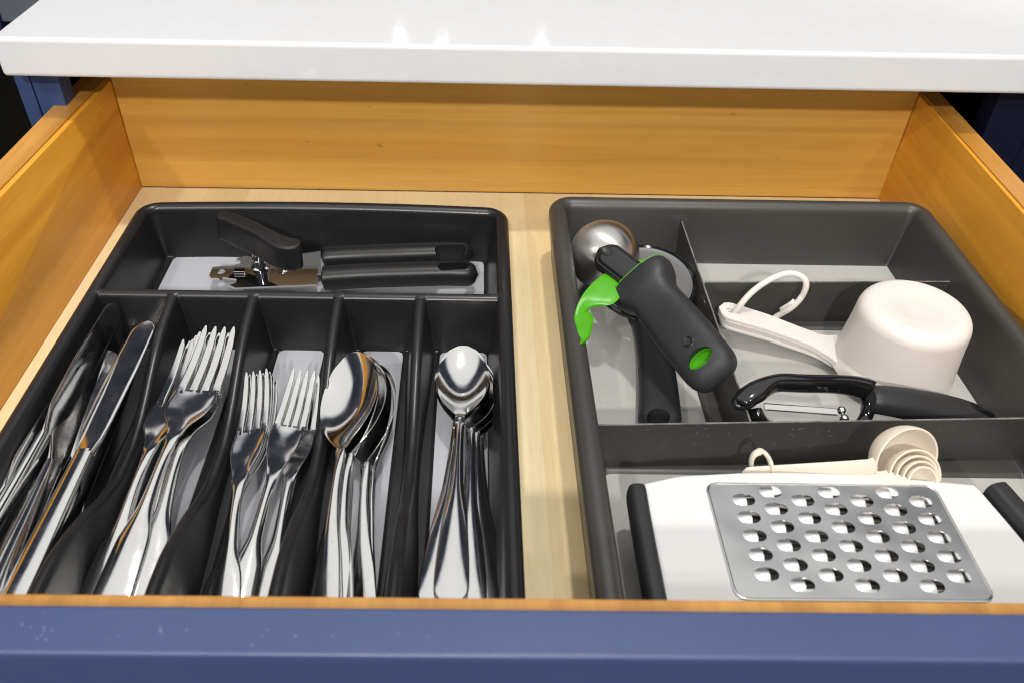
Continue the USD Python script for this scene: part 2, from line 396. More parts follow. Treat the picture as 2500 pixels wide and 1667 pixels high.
def tray_mesh(x0, x1, y0, y1, rc, R, zc, slope, bow, floor, ledge, liners, extra, fx, fy):
    xc, hw = (x0 + x1) / 2, (x1 - x0) / 2
    warp = lambda X, Y: Y - bow * (1 - ((X - xc) / hw) ** 2) * np.clip((Y - y0) / (y1 - y0), 0, 1) ** 4
    xs = lines(x0, x1, fx); ys = lines(y0, y1 + bow, fy)
    X, Yg = np.meshgrid(xs, ys, indexing='ij'); W = warp(X, Yg)
    crest = sd_rbox(X, W, x0 + R, x1 - R, y0 + R, y1 - R, max(rc - R, .003))
    base = np.full_like(X, ledge)
    for (a, b, c, d, r) in liners:
        s = np.clip(.5 - sd_rbox(X, W, a - .0012, b + .0012, c - .0012, d + .0012, r) / .0016, 0, 1)
        base -= (ledge - floor) * s * s * (3 - 2 * s)
    H = smax(zc - drop(np.maximum(-crest, 0), R, slope), base, .004)
    for e in extra: H = smax(H, e(X, Yg), .0025)
    H = np.minimum(H, zc)
    idx = np.arange(X.size).reshape(X.shape); ok = crest < .0004
    q = ok[:-1, :-1] & ok[1:, :-1] & ok[1:, 1:] & ok[:-1, 1:]
    a, b, c, d = idx[:-1, :-1][q], idx[1:, :-1][q], idx[1:, 1:][q], idx[:-1, 1:][q]
    f = np.concatenate([np.c_[a, b, c], np.c_[a, c, d]])
    v = np.c_[X.ravel(), Yg.ravel(), H.ravel()]
    n = shell_normals(v, f)
    keep, inv = np.unique(f, return_inverse=True); v, n, f = v[keep], n[keep], inv.reshape(f.shape)
    # rolled outer rim and skirt
    P = rrect(x0 + R, x1 - R, y0 + R, y1 - R, max(rc - R, .003), 16).exterior
    N = 480; pts = np.array([P.interpolate(i / N, normalized=True).coords[0] for i in range(N)])
    nx = np.array([P.interpolate(((i + .3) % N) / N, normalized=True).coords[0] for i in range(N)]) - np.array([P.interpolate(((i - .3) % N) / N, normalized=True).coords[0] for i in range(N)])
    nx /= np.linalg.norm(nx, axis=1)[:, None]; out = np.c_[nx[:, 1], -nx[:, 0]]
    if np.sum((pts - pts.mean(0)) * out) < 0: out = -out
    rings = []
    prof = [(R * math.sin(math.radians(t)), zc - R + R * math.cos(math.radians(t)) + (-.00004 if t < 0 else .00003)) for t in (-9, -3, 4, 12, 20, 30, 40, 50, 60, 70, 80, 88)]
    prof += [(R - .0004, zc - R - .004), (R - .0012, zc - R - .008), (R - .0055, .004), (R - .0075, .0008)]
    for o, z in prof:
        r = pts + out * o
        yy = r[:, 1] + bow * (1 - ((r[:, 0] - xc) / hw) ** 2) * np.clip((r[:, 1] - y0) / (y1 - y0), 0, 1.05) ** 4
        rings.append(np.c_[r[:, 0], yy, np.full(N, z)])
    m = loft(rings, cap=False)
    c = m.triangles_center; 
    if np.mean(m.face_normals[:N * 6, 2]) < 0: m.invert()
    n2 = shell_normals(np.array(m.vertices), np.array(m.faces))
    return np.vstack([v, m.vertices]), np.vstack([f, m.faces + len(v)]), np.vstack([n, n2])

XK = [.1062, .1616, .2206, .2773]
ZTOP = PchipInterpolator([-.07, -.03, -.012, .0055, .025, .045, .065, .085, .10, .115, .135, .155, .175, .20, .25],
                         [.0450, .0455, .0445, .0405, .0335, .0240, .0185, .0180, .0205, .0250, .033, .0405, .0455, .0485, .0485])
def divider(xk):
    def h(X, Y): return np.where(Y < .2065, ZTOP(np.clip(Y, -.07, .25)) - drop(X - xk, .0038, 7.0) - np.maximum(Y - .2035, 0) * 6, -1)
    return h
cross = lambda X, Y: .0490 - drop(Y - .2035, .0042, 6.5)
L1 = [(.0668, .3225, .222, .3095, .006)]
ed = [.0530] + XK + [.3375]
for i in range(5): L1.append((ed[i] + .0133, ed[i + 1] - .0130, -.035, .1935, .0045))
t1 = thing('cutlery_tray', 'black glossy plastic cutlery tray with dipping dividers, left half of the drawer', 'cutlery tray')
obj('body', tray_mesh(.0453, .3411, -.058, .3225, .017, .0052, .0500, 7.0, .0055, .0042, .0062, L1, [divider(x) for x in XK] + [cross],
                      [.0505] + XK + [.3359], [.2035, .3185, -.0528]), 'black_tray', t1)
for a, b, c, d, r in L1[:1] + L1[2:]: obj('liner', plate(rrect(a, b, c, d, r), .0014, .0041, .0004), 'liner_cool', t1)

DX, DY = .4755, .0795
L2 = [(.3935, .4690, .1010, .3165, .006), (.4905, .6640, .2445, .3165, .006), (.4905, .6610, .1035, .2235, .006), (.3938, .6625, -.047, .0805, .006)]
t2 = thing('utensil_tray', 'matt dark grey plastic organiser tray with thin straight dividers, right half of the drawer', 'utensil tray')
obj('body', tray_mesh(.3735, .6818, -.058, .3318, .019, .0070, .0570, 5.5, 0.0, .0046, .0066, L2, [],
                      [.3805, .6748], [.3248, -.051]), 'grey_tray', t2)
for a, b, c, d, r in L2:
    ln = obj('liner', plate(rrect(a, b, c, d, r), .0015, .0044, .0004), 'liner_warm', t2)
    dots = []
    for px in np.arange(a + .009, b - .006, .0118):
        for j, py in enumerate((c + .009, c + .0205, d - .0205, d - .009)):
            s = trimesh.creation.icosphere(1, .00065); s.apply_scale((1, 1, .45)); s.apply_translation((px + (.0059 if j % 2 else 0), py, .0059)); dots.append(s)
    for py in np.arange(c + .03, d - .03, .0118):
        for j, px in enumerate((a + .008, a + .0165, b - .0165, b - .008)):
            s = trimesh.creation.icosphere(1, .00065); s.apply_scale((1, 1, .45)); s.apply_translation((px, py + (.0059 if j % 2 else 0), .0059)); dots.append(s)
    obj('dots', cat(*dots), 'liner_warm', ln, kind='stuff')
def fin(a, b, zt, th=.0016, slope_a=.004, slope_b=.004):
    """a thin upright divider between two points of the tray floor and its worn upper edge"""
    a, b = np.array(a, float), np.array(b, float); u = (b - a) / np.linalg.norm(b - a); n = np.array([-u[1], u[0]]) * th / 2
    lo = [(*(a - n), .005), (*(b - n), .005), (*(b + n), .005), (*(a + n), .005)]
    hi = [(*(a - n * .7 + u * slope_a), zt), (*(b - n * .7 - u * slope_b), zt), (*(b + n * .7 - u * slope_b), zt), (*(a + n * .7 + u * slope_a), zt)]
    w = trimesh.convex.convex_hull(np.array(lo + hi))
    e = trimesh.convex.convex_hull(np.array([(*p[:2], zt + .00002) for p in hi] + [(p[0] * .94 + .06 * q[0], p[1] * .94 + .06 * q[1], zt + .00035) for p, q in zip(hi, hi[::-1])]))
    d = obj('divider', w, 'grey_tray', t2, smooth=False)
    obj('worn_edge', e, 'worn_edge', d, smooth=False)
fin((.4816, .3225), (.4808, .0885), .0430, slope_a=.008, slope_b=.001)
fin((.4826, .2310), (.6680, .2365), .0430, slope_a=.0006, slope_b=.003)
fin((.3850, .0858), (.6710, .0968), .0430, slope_a=-.002, slope_b=-.002)
sc_ = []
for i in range(34):
    u = rng.beta(2, 3); px = .395 + .27 * u; py = .0858 + (px - .385) / .286 * .011 - .00086; pz = .040 - abs(rng.normal(0, .010))
    if pz < .012: continue
    b = trimesh.creation.box((rng.uniform(.0004, .0026), .0001, rng.uniform(.0001, .0003))); b.apply_transform(trimesh.transformations.rotation_matrix(rng.normal(0, .5), (0, 1, 0))); b.apply_translation((px, py, pz)); sc_.append(b)
obj('scuff', cat(*sc_), 'worn_edge', t2, smooth=False, kind='stuff')

# ------------------------------------------------------------------ grater
g = thing('grater', 'flat white grater with toothed steel plate and black side grips, front of grey tray', 'grater')
GZ = .0430
gx = lambda s: s
outline = [(.4078, -.060)] + [(.4078, y) for y in (-.03, 0, .02, .0415)] + [(.4300, .0478), (.4660, .0507), (.4900, .0514), (.5110, .0508), (.5540, .0480), (.5950, .0437),
           (.5975, .0320), (.6005, .018), (.6030, .0055), (.607, -.03), (.609, -.060)]
brd = Polygon(outline)
brd = brd.buffer(-.002).buffer(.002, quad_segs=4)
frame = brd.difference(rrect(.4510, .5630, -.0240, .0350, .003))
obj('frame', cat(extrude(frame, .0078, GZ - .0088)), 'white', g, smooth=20)
lip = [plate(brd, .0022, GZ - .0022, .0012)]
obj('frame_top', cut(lip[0], extrude(rrect(.4510, .5630, -.0240, .0350, .003), .02, GZ - .01)), 'white', g, smooth=40)
lg = np.array([(.4045, -.062, GZ - .003), (.4045, -.03, GZ - .003), (.4045, 0, GZ - .003), (.4046, .02, GZ - .003), (.4050, .0405, GZ - .003)])
def grip(pts, w):
    p = smooth_path(pts, 36); s = arc(p); k = round_ends(s, .004)
    return sweep(p, w * k, .0085 * k, 18, power=3.2)
obj('grip', grip(lg, .0052), 'rubber', g)
rg = np.array([(.6175, -.062, GZ - .003), (.6165, -.03, GZ - .003), (.6140, -.004, GZ - .003), (.6095, .018, GZ - .003), (.6040, .0440, GZ - .003)])
obj('grip', grip(rg, .0068), 'rubber', g)
PX0, PX1, PY0, PY1 = .4437, .5703, -.0302, .0416
sheet = rrect(PX0, PX1, PY0, PY1, .0055)
tx0, ty0, dx, dyr = .4603, .0306, .0161, .01172
teeth = []
for c in range(7):
    n, off = (5, 0) if c % 2 == 0 else (6, dyr / 2)
    for r in range(n): teeth.append((tx0 + c * dx, ty0 + off - r * dyr))
def half_hole(cx, cy, a, b):
    th = np.linspace(-math.pi / 2, math.pi / 2, 14)
    return Polygon([(cx - .0010, cy - b)] + [(cx + a * math.cos(t), cy + b * math.sin(t)) for t in th] + [(cx - .0012, cy + b)])
for cx, cy in teeth: sheet = sheet.difference(half_hole(cx + .0026, cy, .0052, .0040))
st = obj('steel_plate', extrude(sheet, .0007, GZ + .0001), 'brushed', g, smooth=20)
e = LineString(rrect(PX0, PX1, PY0, PY1, .0055, 8).exterior.coords)
ring = np.array([e.interpolate(i / 150, normalized=True).coords[0] for i in range(150)])
obj('rolled_edge', sweep(np.c_[ring, np.full(150, GZ + .0004)], .0008, .0007, 8, closed=True), 'brushed', st)
def tooth_mesh(cx, cy):
    a, b, h = .0074, .0042, .0013; v, f = [], []
    nu, nv = 12, 13
    for i in range(nu):
        u = -1 + i / (nu - 1)                                        # -1 left tip .. 0 at the cutting lip
        for j in range(nv):
            w = -1 + 2 * j / (nv - 1)
            half = math.sqrt(max(1 - u * u, 0)) ** .8
            z = h * (1 - w * w) ** 1.1 * math.sin(math.pi / 2 * (u + 1)) ** 1.25
            v.append((cx + .0026 + a * u, cy + b * half * w, GZ + .00078 + z))
    for i in range(nu - 1):
        for j in range(nv - 1):
            p = i * nv + j; f += [[p, p + nv, p + nv + 1], [p, p + nv + 1, p + 1]]
    v = np.array(v); f = np.array(f)
    lo = v - (0, 0, .0004); n = len(v)
    f2 = f[:, ::-1] + n
    ed = [(nu - 1) * nv + j for j in range(nv)]
    f3 = [[ed[j], ed[j] + n, ed[j + 1]] for j in range(nv - 1)] + [[ed[j + 1], ed[j] + n, ed[j + 1] + n] for j in range(nv - 1)]
    return trimesh.Trimesh(np.vstack([v, lo]), np.vstack([f, f2, np.array(f3)]), process=False)
for cx, cy in teeth:
    obj('tooth', tooth_mesh(cx, cy), 'tooth', st, smooth=60)
    d = trimesh.creation.uv_sphere(1.0, count=(10, 16)); d.apply_scale((.0060, .0045, .0009))
    tilt = trimesh.transformations.rotation_matrix(float(np.clip(rng.normal(-.36, .06), -.44, -.26)), (1, 0, 0)) @ trimesh.transformations.rotation_matrix(float(np.clip(rng.normal(-.08, .10), -.22, .10)), (0, 1, 0))
    d.apply_transform(tilt); d.apply_translation((cx + .0046, cy, GZ - .0017))
    obj('tooth_tongue', d, 'hole_shade_steel', st, smooth=True)

# ------------------------------------------------------------------ can opener
co = thing('can_opener', 'can opener with black handles, chrome jaw and black turning knob, back of black tray', 'can opener')
def handle(path, a, b, slot):
    p = smooth_path(path, 46); s = arc(p); k = round_ends(s, .0035, .009)
    m = sweep(p, a * k, b * k, 26, power=2.4)
    x0, y0, x1, y1, w = slot
    t = extrude(LineString([(x0, y0), (x1, y1)]).buffer(w, quad_segs=10), .08, -.03)
    return cut(m, t)
h1 = [(0.19577, 0.26069, 0.02000), (0.21961, 0.26334, 0.02050), (0.26255, 0.26578, 0.02150), (0.29493, 0.26681, 0.02200), (0.31767, 0.26645, 0.02200)]
h2 = [(0.19282, 0.28751, 0.02000), (0.21637, 0.28993, 0.02050), (0.26068, 0.29257, 0.02150), (0.29185, 0.29424, 0.02200), (0.31366, 0.29421, 0.02200)]
sl = lambda p, q, w: (p[0], p[1], q[0], q[1], w)
obj('handle', handle(h1, .0088, .0092, sl((0.29026, 0.26464, 0.03000), (0.30683, 0.26562, 0.03000), .0040)), 'satin_black', co, smooth=40)
obj('handle', handle(h2, .0086, .0090, sl((0.28716, 0.28891, 0.03000), (0.30368, 0.28974, 0.03000), .0040)), 'satin_black', co, smooth=40)
def flat(pts, z, h):
    P = Polygon(pts).buffer(.0006).buffer(-.0006); return P
jaw = [(0.19099, 0.28100, 0.01750)[:2], (0.18131, 0.28501, 0.01750)[:2], (0.15463, 0.28587, 0.01750)[:2], (0.13800, 0.29132, 0.01750)[:2], (0.13102, 0.29271, 0.01750)[:2], (0.12552, 0.29001, 0.01750)[:2], (0.12484, 0.28667, 0.01750)[:2], (0.12792, 0.28674, 0.01750)[:2],
       (0.12942, 0.28252, 0.01750)[:2], (0.12357, 0.27929, 0.01750)[:2], (0.11564, 0.27813, 0.01750)[:2], (0.10882, 0.27701, 0.01750)[:2], (0.10895, 0.26573, 0.01750)[:2], (0.11095, 0.26209, 0.01750)[:2], (0.11628, 0.26222, 0.01750)[:2], (0.11832, 0.26043, 0.01750)[:2],
       (0.11979, 0.26323, 0.01750)[:2], (0.13097, 0.26129, 0.01750)[:2], (0.13182, 0.25621, 0.01750)[:2], (0.12747, 0.25339, 0.01750)[:2], (0.13251, 0.24993, 0.01750)[:2], (0.19354, 0.25589, 0.01750)[:2]]
J = Polygon(jaw).buffer(.0004).buffer(-.0004)
hc = (0.11692, 0.27059, 0.01750); J = J.difference(Point(hc[0], hc[1]).buffer(.0030))
obj('jaw_plate', extrude(J, .0016, .0165), 'chrome', co, smooth=20)
lowp = Polygon([(0.18852, 0.30731, 0.01300)[:2], (0.17106, 0.30280, 0.01300)[:2], (0.14380, 0.29213, 0.01300)[:2], (0.14733, 0.27487, 0.01300)[:2], (0.19322, 0.27601, 0.01300)[:2]])
obj('back_plate', extrude(lowp, .0016, .0125), 'chrome', co, smooth=20)
rv = (0.16479, 0.27358, 0.01850)
obj('rivet', place(trimesh.transformations.translation_matrix((rv[0], rv[1], .0181)), revolve([(0, 0), (.0040, 0), (.0040, .0006), (.0032, .0010), (.0029, .0005), (.0026, .0014), (.0014, .0022), (0, .0024)])), 'chrome', co)
ct = (0.13176, 0.27049, 0.01850)
obj('cutter_tab', rbox(ct[0] - .0045, ct[0] + .0045, ct[1] - .003, ct[1] + .003, .0181, .0205, .0006), 'chrome', co)
cs_ = (0.14657, 0.27748, 0.01850)
obj('shaft', place(trimesh.transformations.translation_matrix((cs_[0], cs_[1], .0181)), revolve([(0, 0), (.0074, 0), (.0074, .0014), (.0058, .0022), (.0056, .008), (.0050, .0085), (.0050, .026), (0, .026)])), 'chrome', co)
kp = smooth_path([(0.11539, 0.29141, 0.05450), (0.12309, 0.28960, 0.05450), (0.13400, 0.28389, 0.05450), (0.15480, 0.27036, 0.05450), (0.16927, 0.26010, 0.05450), (0.17789, 0.25808, 0.05450), (0.18447, 0.26051, 0.05450)], 40)
ks = arc(kp); kk = round_ends(ks, .0022, .0050)
ka = np.interp(ks / ks[-1], [0, .25, .55, .8, 1], [.0052, .0068, .0066, .0080, .0072])
kz = np.interp(ks / ks[-1], [0, .2, .6, 1], [.0102, .0118, .0118, .0108])
kp2 = kp.copy(); kp2[:, 2] = .0435 + np.interp(ks / ks[-1], [0, .2, 1], [.0045, .0025, 0])
obj('turning_knob', sweep(kp2, ka * np.maximum(kk, .35), kz, 44, power=7), 'satin_black', co, smooth=32)

# ------------------------------------------------------------------ round black utensil with steel disc, under the scoop
pc = thing('pizza_cutter', 'black handled round cutter with grey steel disc, half hidden under the green guarded scoop', 'pizza cutter')
C0 = np.array((0.44313, 0.24488, 0.03300))
tn = axis_frame(C0, (-.05, -.22, 1))
obj('rim', place(tn, revolve([(.0260, -.0060), (.0350, -.0050), (.0378, -.0015), (.0376, .0010), (.0360, .0018), (.0346, .0004), (.0320, -.0020), (.0262, -.0040), (.0260, -.0060)], 72)), 'gloss_black', pc)
obj('disc', place(tn, revolve([(0, -.0010), (.0305, -.0010), (.0342, .0000), (.0346, .0010), (.0334, .0012), (.0300, .0002), (0, .0002)], 72)), 'dull', pc)
hp = smooth_path([(0.44220, 0.22621, 0.02000), (0.44256, 0.19536, 0.01850), (0.44060, 0.16358, 0.01700), (0.43663, 0.12842, 0.01650), (0.43306, 0.10495, 0.01650)], 40)
s = arc(hp); k = round_ends(s, .006, .012)
m = sweep(hp, np.interp(s / s[-1], [0, .15, .4, 1], [.0135, .0115, .0120, .0142]) * k, np.interp(s / s[-1], [0, .4, 1], [.008, .0098, .0100]) * k, 28, power=2.6)
ho = (0.43214, 0.11174, 0.02600)
tool = trimesh.creation.cylinder(1, .06, sections=32); tool.apply_scale((.0072, .0058, 1)); tool.apply_translation((ho[0], ho[1], .03))
obj('handle', cut(m, tool), 'rubber', pc, smooth=40)

# ------------------------------------------------------------------ scoop with green guard
sc = thing('scoop', 'dark rubber handled scoop with lime green guard, black neck and round steel head', 'scoop')
D0 = np.array((0.41408, 0.26923, 0.04000)); pole = np.array((-.36, -.02, .93)); pole /= np.linalg.norm(pole)
R = .0268
prof = [(R * math.cos(t), R * math.sin(t)) for t in np.linspace(-.42, math.pi / 2 - .0001, 26)]
prof = prof[:-1] + [(0, R)] + [(0, R - .0009)] + [((R - .0009) * math.cos(t), (R - .0009) * math.sin(t)) for t in np.linspace(math.pi / 2 - .0001, -.42, 26)][1:]
o = obj('head', revolve(prof, 96), 'spun', sc, smooth=40)
UsdGeom.Xformable(o).AddTransformOp().Set(Gf.Matrix4d(axis_frame(D0, pole).T.tolist()))
cA, cB = np.array((0.44112, 0.20448, 0.08300)), np.array((0.41307, 0.19121, 0.05200))
cc = (cA + cB) / 2; end = np.array((0.46529, 0.11107, 0.05600))
ax = end - cc; Lh = np.linalg.norm(ax); ax /= Lh
ux = cA - cB; ux -= ux @ ax * ax; ux /= np.linalg.norm(ux); un_ = np.cross(ux, ax)
if un_[2] < 0: un_ = -un_
def hsec(path_s, half_w, half_t, n=36, power=2.3, off=None):
    th = np.linspace(0, 2 * np.pi, n, endpoint=False)
    c = np.sign(np.cos(th)) * np.abs(np.cos(th)) ** (2 / power); d = np.sign(np.sin(th)) * np.abs(np.sin(th)) ** (2 / power)
    rings = []
    for i, sv in enumerate(path_s):
        o_ = np.zeros(3) if off is None else off[i]
        rings.append(cc + ax * sv + o_ + half_w[i] * c[:, None] * ux + half_t[i] * d[:, None] * un_)
    return loft(rings)
cw = np.linalg.norm(cA - cB) / 2 * 1.06
ss = np.r_[0, .0004, .0012, np.linspace(.003, Lh - .012, 30), Lh - .012 + .012 * np.sin(np.linspace(.2, 1, 9) * math.pi / 2)]
Ls = ss / Lh
hw = PchipInterpolator([0, .02, .10, .22, .34, .6, .85, 1], [cw, cw, cw * .93, cw * .70, .0168, .0176, .0172, .0160])(Ls)
ht = PchipInterpolator([0, .02, .10, .22, .34, .6, .85, 1], [.0150, .0150, .0150, .0128, .0115, .0125, .0118, .0105])(Ls)
kend = np.where(ss > Lh - .012, np.sqrt(np.clip(1 - ((ss - Lh + .012) / .0121) ** 2, .02, 1)), 1)
kend2 = np.where(ss > Lh - .012, .45 + .55 * kend, 1)
k0 = np.where(ss < .0035, .955 + .045 * np.sin(np.clip(ss / .0035, 0, 1) * math.pi / 2), 1)
hm = hsec(ss, hw * kend2 * k0, ht * kend * k0, power=2.7)
hole = cc + ax * (Lh * .835)
mh = np.eye(4); mh[:3, 0], mh[:3, 1], mh[:3, 2], mh[:3, 3] = ux, np.cross(un_, ux), un_, hole
t1_ = trimesh.creation.cylinder(1, .04, sections=40); t1_.apply_scale((.0088, .0056, 1)); t1_.apply_transform(mh)
obj('handle', cut(hm, t1_), 'rubber', sc, smooth=45)
rg_ = [(.92, -.0080), (1.0, -.0080), (1.0, .0078), (.92, .0078), (.92, -.0080)]
m = revolve(rg_, 40); m.apply_scale((.0087, .0055, 1)); m.apply_transform(mh)
pl = trimesh.creation.cylinder(1, .001, sections=40); pl.apply_scale((.0087, .0055, 1)); pl.apply_translation((0, 0, .0035)); pl.apply_transform(mh)
obj('hanging_hole', cat(m, pl), 'lime', sc, smooth=40)
dm_ = cc + ax * (Lh * .70) + un_ * .01205 + ux * .001
q = np.eye(4); q[:3, 0], q[:3, 1], q[:3, 2], q[:3, 3] = ux, np.cross(un_, ux), un_, dm_
obj('button', place(q, revolve([(0, .0002), (.0024, .0003), (.0030, .0008), (.0036, .0004), (.0037, -.002), (0, -.002)], 28)), 'satin_black', sc)
th = np.linspace(.02, np.pi - .02, 50)
cu = np.sign(np.cos(th)) * np.abs(np.cos(th)) ** (2 / 2.7); du = np.sign(np.sin(th)) * np.abs(np.sin(th)) ** (2 / 2.7)
line = cc - ax * .0006 + (cw * .965) * cu[:, None] * ux + .0146 * du[:, None] * un_
obj('collar_trim', sweep(line, .00028, .00028, 8, up=tuple(ax)), 'lime', sc)
ne = np.array((0.40065, 0.22227, 0.07500)); nb_ = cc + ax * .004
npth = smooth_path([ne, lerp(ne, nb_, .35), lerp(ne, nb_, .7), nb_], 34); s = arc(npth); k = round_ends(s, .0105, .002)
nm = sweep(npth, .0112 * k, .0072 * np.maximum(k, .5), 28, up=tuple(un_ * .5 + np.array((0, 0, .5))), power=2.5)
obj('neck', nm, 'gloss_black', sc, smooth=45)
na = (nb_ - ne) / np.linalg.norm(nb_ - ne); nu_ = un_ * .5 + np.array((0, 0, .5)); nu_ -= nu_ @ na * na; nu_ /= np.linalg.norm(nu_)
pv = np.eye(4); pv[:3, 0], pv[:3, 1], pv[:3, 2], pv[:3, 3] = na, np.cross(nu_, na), nu_, ne + na * .0075 + nu_ * .0068
pm = revolve([(0, .0001), (.6, .0001), (1.0, .0006), (1.12, .0002), (1.15, -.001), (0, -.001)], 28); pm.apply_scale((.0042, .0030, 1))
obj('pivot_cap', place(pv, pm), 'satin_black', sc)
def ribbon(E1, E2, th, n=40):
    a = smooth_path(E1, n); b = smooth_path(E2, n)
    rows = []
    nn = []
    for i in range(n):
        t = a[min(i + 1, n - 1)] + b[min(i + 1, n - 1)] - a[max(i - 1, 0)] - b[max(i - 1, 0)]
        w = np.cross(b[i] - a[i], t); nn.append(w / max(np.linalg.norm(w), 1e-9))
    nn = np.array(nn)
    for i in range(1, n):
        if nn[i] @ nn[i - 1] < 0: nn[i] = -nn[i]
    us = np.linspace(0, 1, 7); rings = []
    for i in range(n):
        up = [lerp(a[i], b[i], u) + nn[i] * th / 2 * min(1, 4 * min(u, 1 - u) + .35) for u in us]
        dn = [lerp(a[i], b[i], u) - nn[i] * th / 2 * min(1, 4 * min(u, 1 - u) + .35) for u in us[::-1]]
        rings.append(np.array(up + dn))
    return loft(rings)
E1 = [(0.40583, 0.20663, 0.06800), (0.40067, 0.20159, 0.06800), (0.39325, 0.19393, 0.06600), (0.38679, 0.18472, 0.06400), (0.38230, 0.17556, 0.06000), (0.38065, 0.16959, 0.05720)]
E2 = [(0.41490, 0.18812, 0.06500), (0.41219, 0.18416, 0.06400), (0.40637, 0.17861, 0.06200), (0.39791, 0.17874, 0.06000), (0.39138, 0.17754, 0.05800), (0.38780, 0.17285, 0.05650)]
obj('guard', ribbon(E1, E2, .0022), 'lime', sc, smooth=50)
E3 = [(0.38069, 0.17032, 0.05750), (0.38095, 0.16280, 0.05650), (0.38111, 0.15324, 0.05600), (0.38173, 0.14622, 0.05550), (0.38263, 0.14285, 0.05750)]
E4 = [(0.38860, 0.17722, 0.05750), (0.39292, 0.17409, 0.05650), (0.39219, 0.16311, 0.05600), (0.38945, 0.15244, 0.05550), (0.38533, 0.14609, 0.05550)]
obj('guard_lobe', ribbon(E3, E4, .0022), 'lime', sc, smooth=50)
E5 = [(0.42712, 0.21975, 0.06800), (0.43111, 0.22203, 0.06800), (0.43493, 0.22059, 0.06800), (0.43690, 0.21681, 0.06800)]
E6 = [(0.42929, 0.21131, 0.06200), (0.43335, 0.21360, 0.06400), (0.43613, 0.21460, 0.06600), (0.43724, 0.21572, 0.06700)]
obj('guard', ribbon(E5, E6, .0022), 'lime', sc, smooth=50)

# ------------------------------------------------------------------ measuring cups, nested upside down on their ring
CX, CY = 0.6085, 0.1755
hd = np.array((0.49220, 0.21616, 0.03050)); hdir = np.array([hd[0] - CX, hd[1] - CY]); hdir /= np.linalg.norm(hdir)
def cup(i, rb, rt, h, ztop, ang, zl):
    lab = ['large cream measuring cup upside down over the nested stack', 'second cream measuring cup, its handle directly beneath the large one',
           'third cream measuring cup from the top of the nested stack', 'lowest cream measuring cup of the nested stack'][i]
    t = thing('measuring_cup', lab, 'measuring cup', 'measuring cups nested on one ring')
    zt, zr = ztop, ztop - h
    rr = .0095
    pts = [(rt - .0018, zr)]
    pts = [(rt - .0016, zr), (rt + .0006, zr), (rt + .0010, zr + .0008), (rt + .0006, zr + .0016)]
    pts += [(rb + (rt - rb) * .25, zt - rr - (h - rr) * .25), (rb + .0002, zt - rr)]
    pts += [(rb - rr + rr * math.cos(a), zt - rr + rr * math.sin(a)) for a in np.linspace(.15, math.pi / 2, 10)]
    pts += [(rb * .50, zt - .0003), (rb * .38, zt - .0013), (rb * .22, zt - .0017), (0, zt - .0017)]
    pts += [(0, zt - .0036), (rb * .5, zt - .0026), (rb - rr, zt - .0020), (rb - .0055, zt - .0045), (rb - .0018, zt - rr), (rt - .0016, zr)]
    m = revolve(pts, 96); sh = (0, .0026, .0032, .0036)[i]; m.apply_translation((CX - sh, CY - sh * 1.2, 0))
    obj('bowl', m, 'cream', t, smooth=50)
    c_, s_ = math.cos(ang), math.sin(ang); d = np.array([c_ * hdir[0] - s_ * hdir[1], s_ * hdir[0] + c_ * hdir[1]]); n = np.array([-d[1], d[0]])
    r0, r1 = rt - .001, zl
    rows = np.r_[np.linspace(0, 1, 30)]
    rings = []
    for u in rows:
        r = lerp(r0, r1, u)
        e = r1 - r
        w = np.interp(u, [0, .06, .16, .3, .7, 1], [.0165, .0122, .0088, .0080, .0092, .0098])
        if e < .0098: w = min(w, math.sqrt(max(.0098 ** 2 - (.0098 - e) ** 2, 1e-8)))
        z = np.interp(u, [0, .10, .25, .6, 1], [zr + .0012, zr + .0022, zr + .0055, zr + .0110, zr + .0145])
        c0 = np.array([CX + d[0] * r, CY + d[1] * r]); th = .0013
        prof_ = [(-1, -.6), (-.96, -1), (0, -1), (.96, -1), (1, -.6), (1, .6), (.96, 1), (0, 1.0), (-.96, 1), (-1, .6)]
        rings.append(np.array([(*(c0 + n * w * a), z + th * b) for a, b in prof_]))
    hm_ = loft(rings)
    hx = np.array([CX, CY]) + d * (r1 - .0085)
    tool = trimesh.creation.cylinder(.0030, .06, sections=20); tool.apply_translation((hx[0], hx[1], zr))
    obj('handle', cut(hm_, tool), 'cream', t, smooth=40)
    return zr
Zc = .0665
cup(0, .0358, .0386, .0500, Zc, 0, np.hypot(hd[0] - CX, hd[1] - CY))
cup(1, .0280, .0384, .0350, Zc - .0176, .002, np.hypot(hd[0] - CX, hd[1] - CY) - .001)
cup(2, .0240, .0335, .0290, Zc - .0258, -.003, np.hypot(hd[0] - CX, hd[1] - CY) - .0005)
cup(3, .0200, .0320, .0225, Zc - .0353, .004, np.hypot(hd[0] - CX, hd[1] - CY) - .0018)
rp = smooth_path([(0.50427, 0.22053, 0.02000), (0.50339, 0.21206, 0.03150), (0.50911, 0.21336, 0.04300), (0.51867, 0.21702, 0.05200), (0.53168, 0.22148, 0.05700), (0.54343, 0.22336, 0.05700), (0.55019, 0.21976, 0.05400), (0.55125, 0.21777, 0.04800),
                  (0.54937, 0.21671, 0.04000), (0.54419, 0.21670, 0.03100), (0.53939, 0.22033, 0.02200), (0.53339, 0.22216, 0.01300)], 70)
r_ = obj('ring', cat(sweep(rp, .0022, .0022, 14, up=(.3, .2, 1)), sweep(rp[54:63] + np.array((-.0006, .0012, .0030)), .0021 * round_ends(np.arange(9) / 8 * .02, .001), .0016, 12, up=(.3, .2, 1))), 'cream', smooth=60)
tag(r_, 'thick cream plastic ring looped through the measuring cup handles', 'ring')

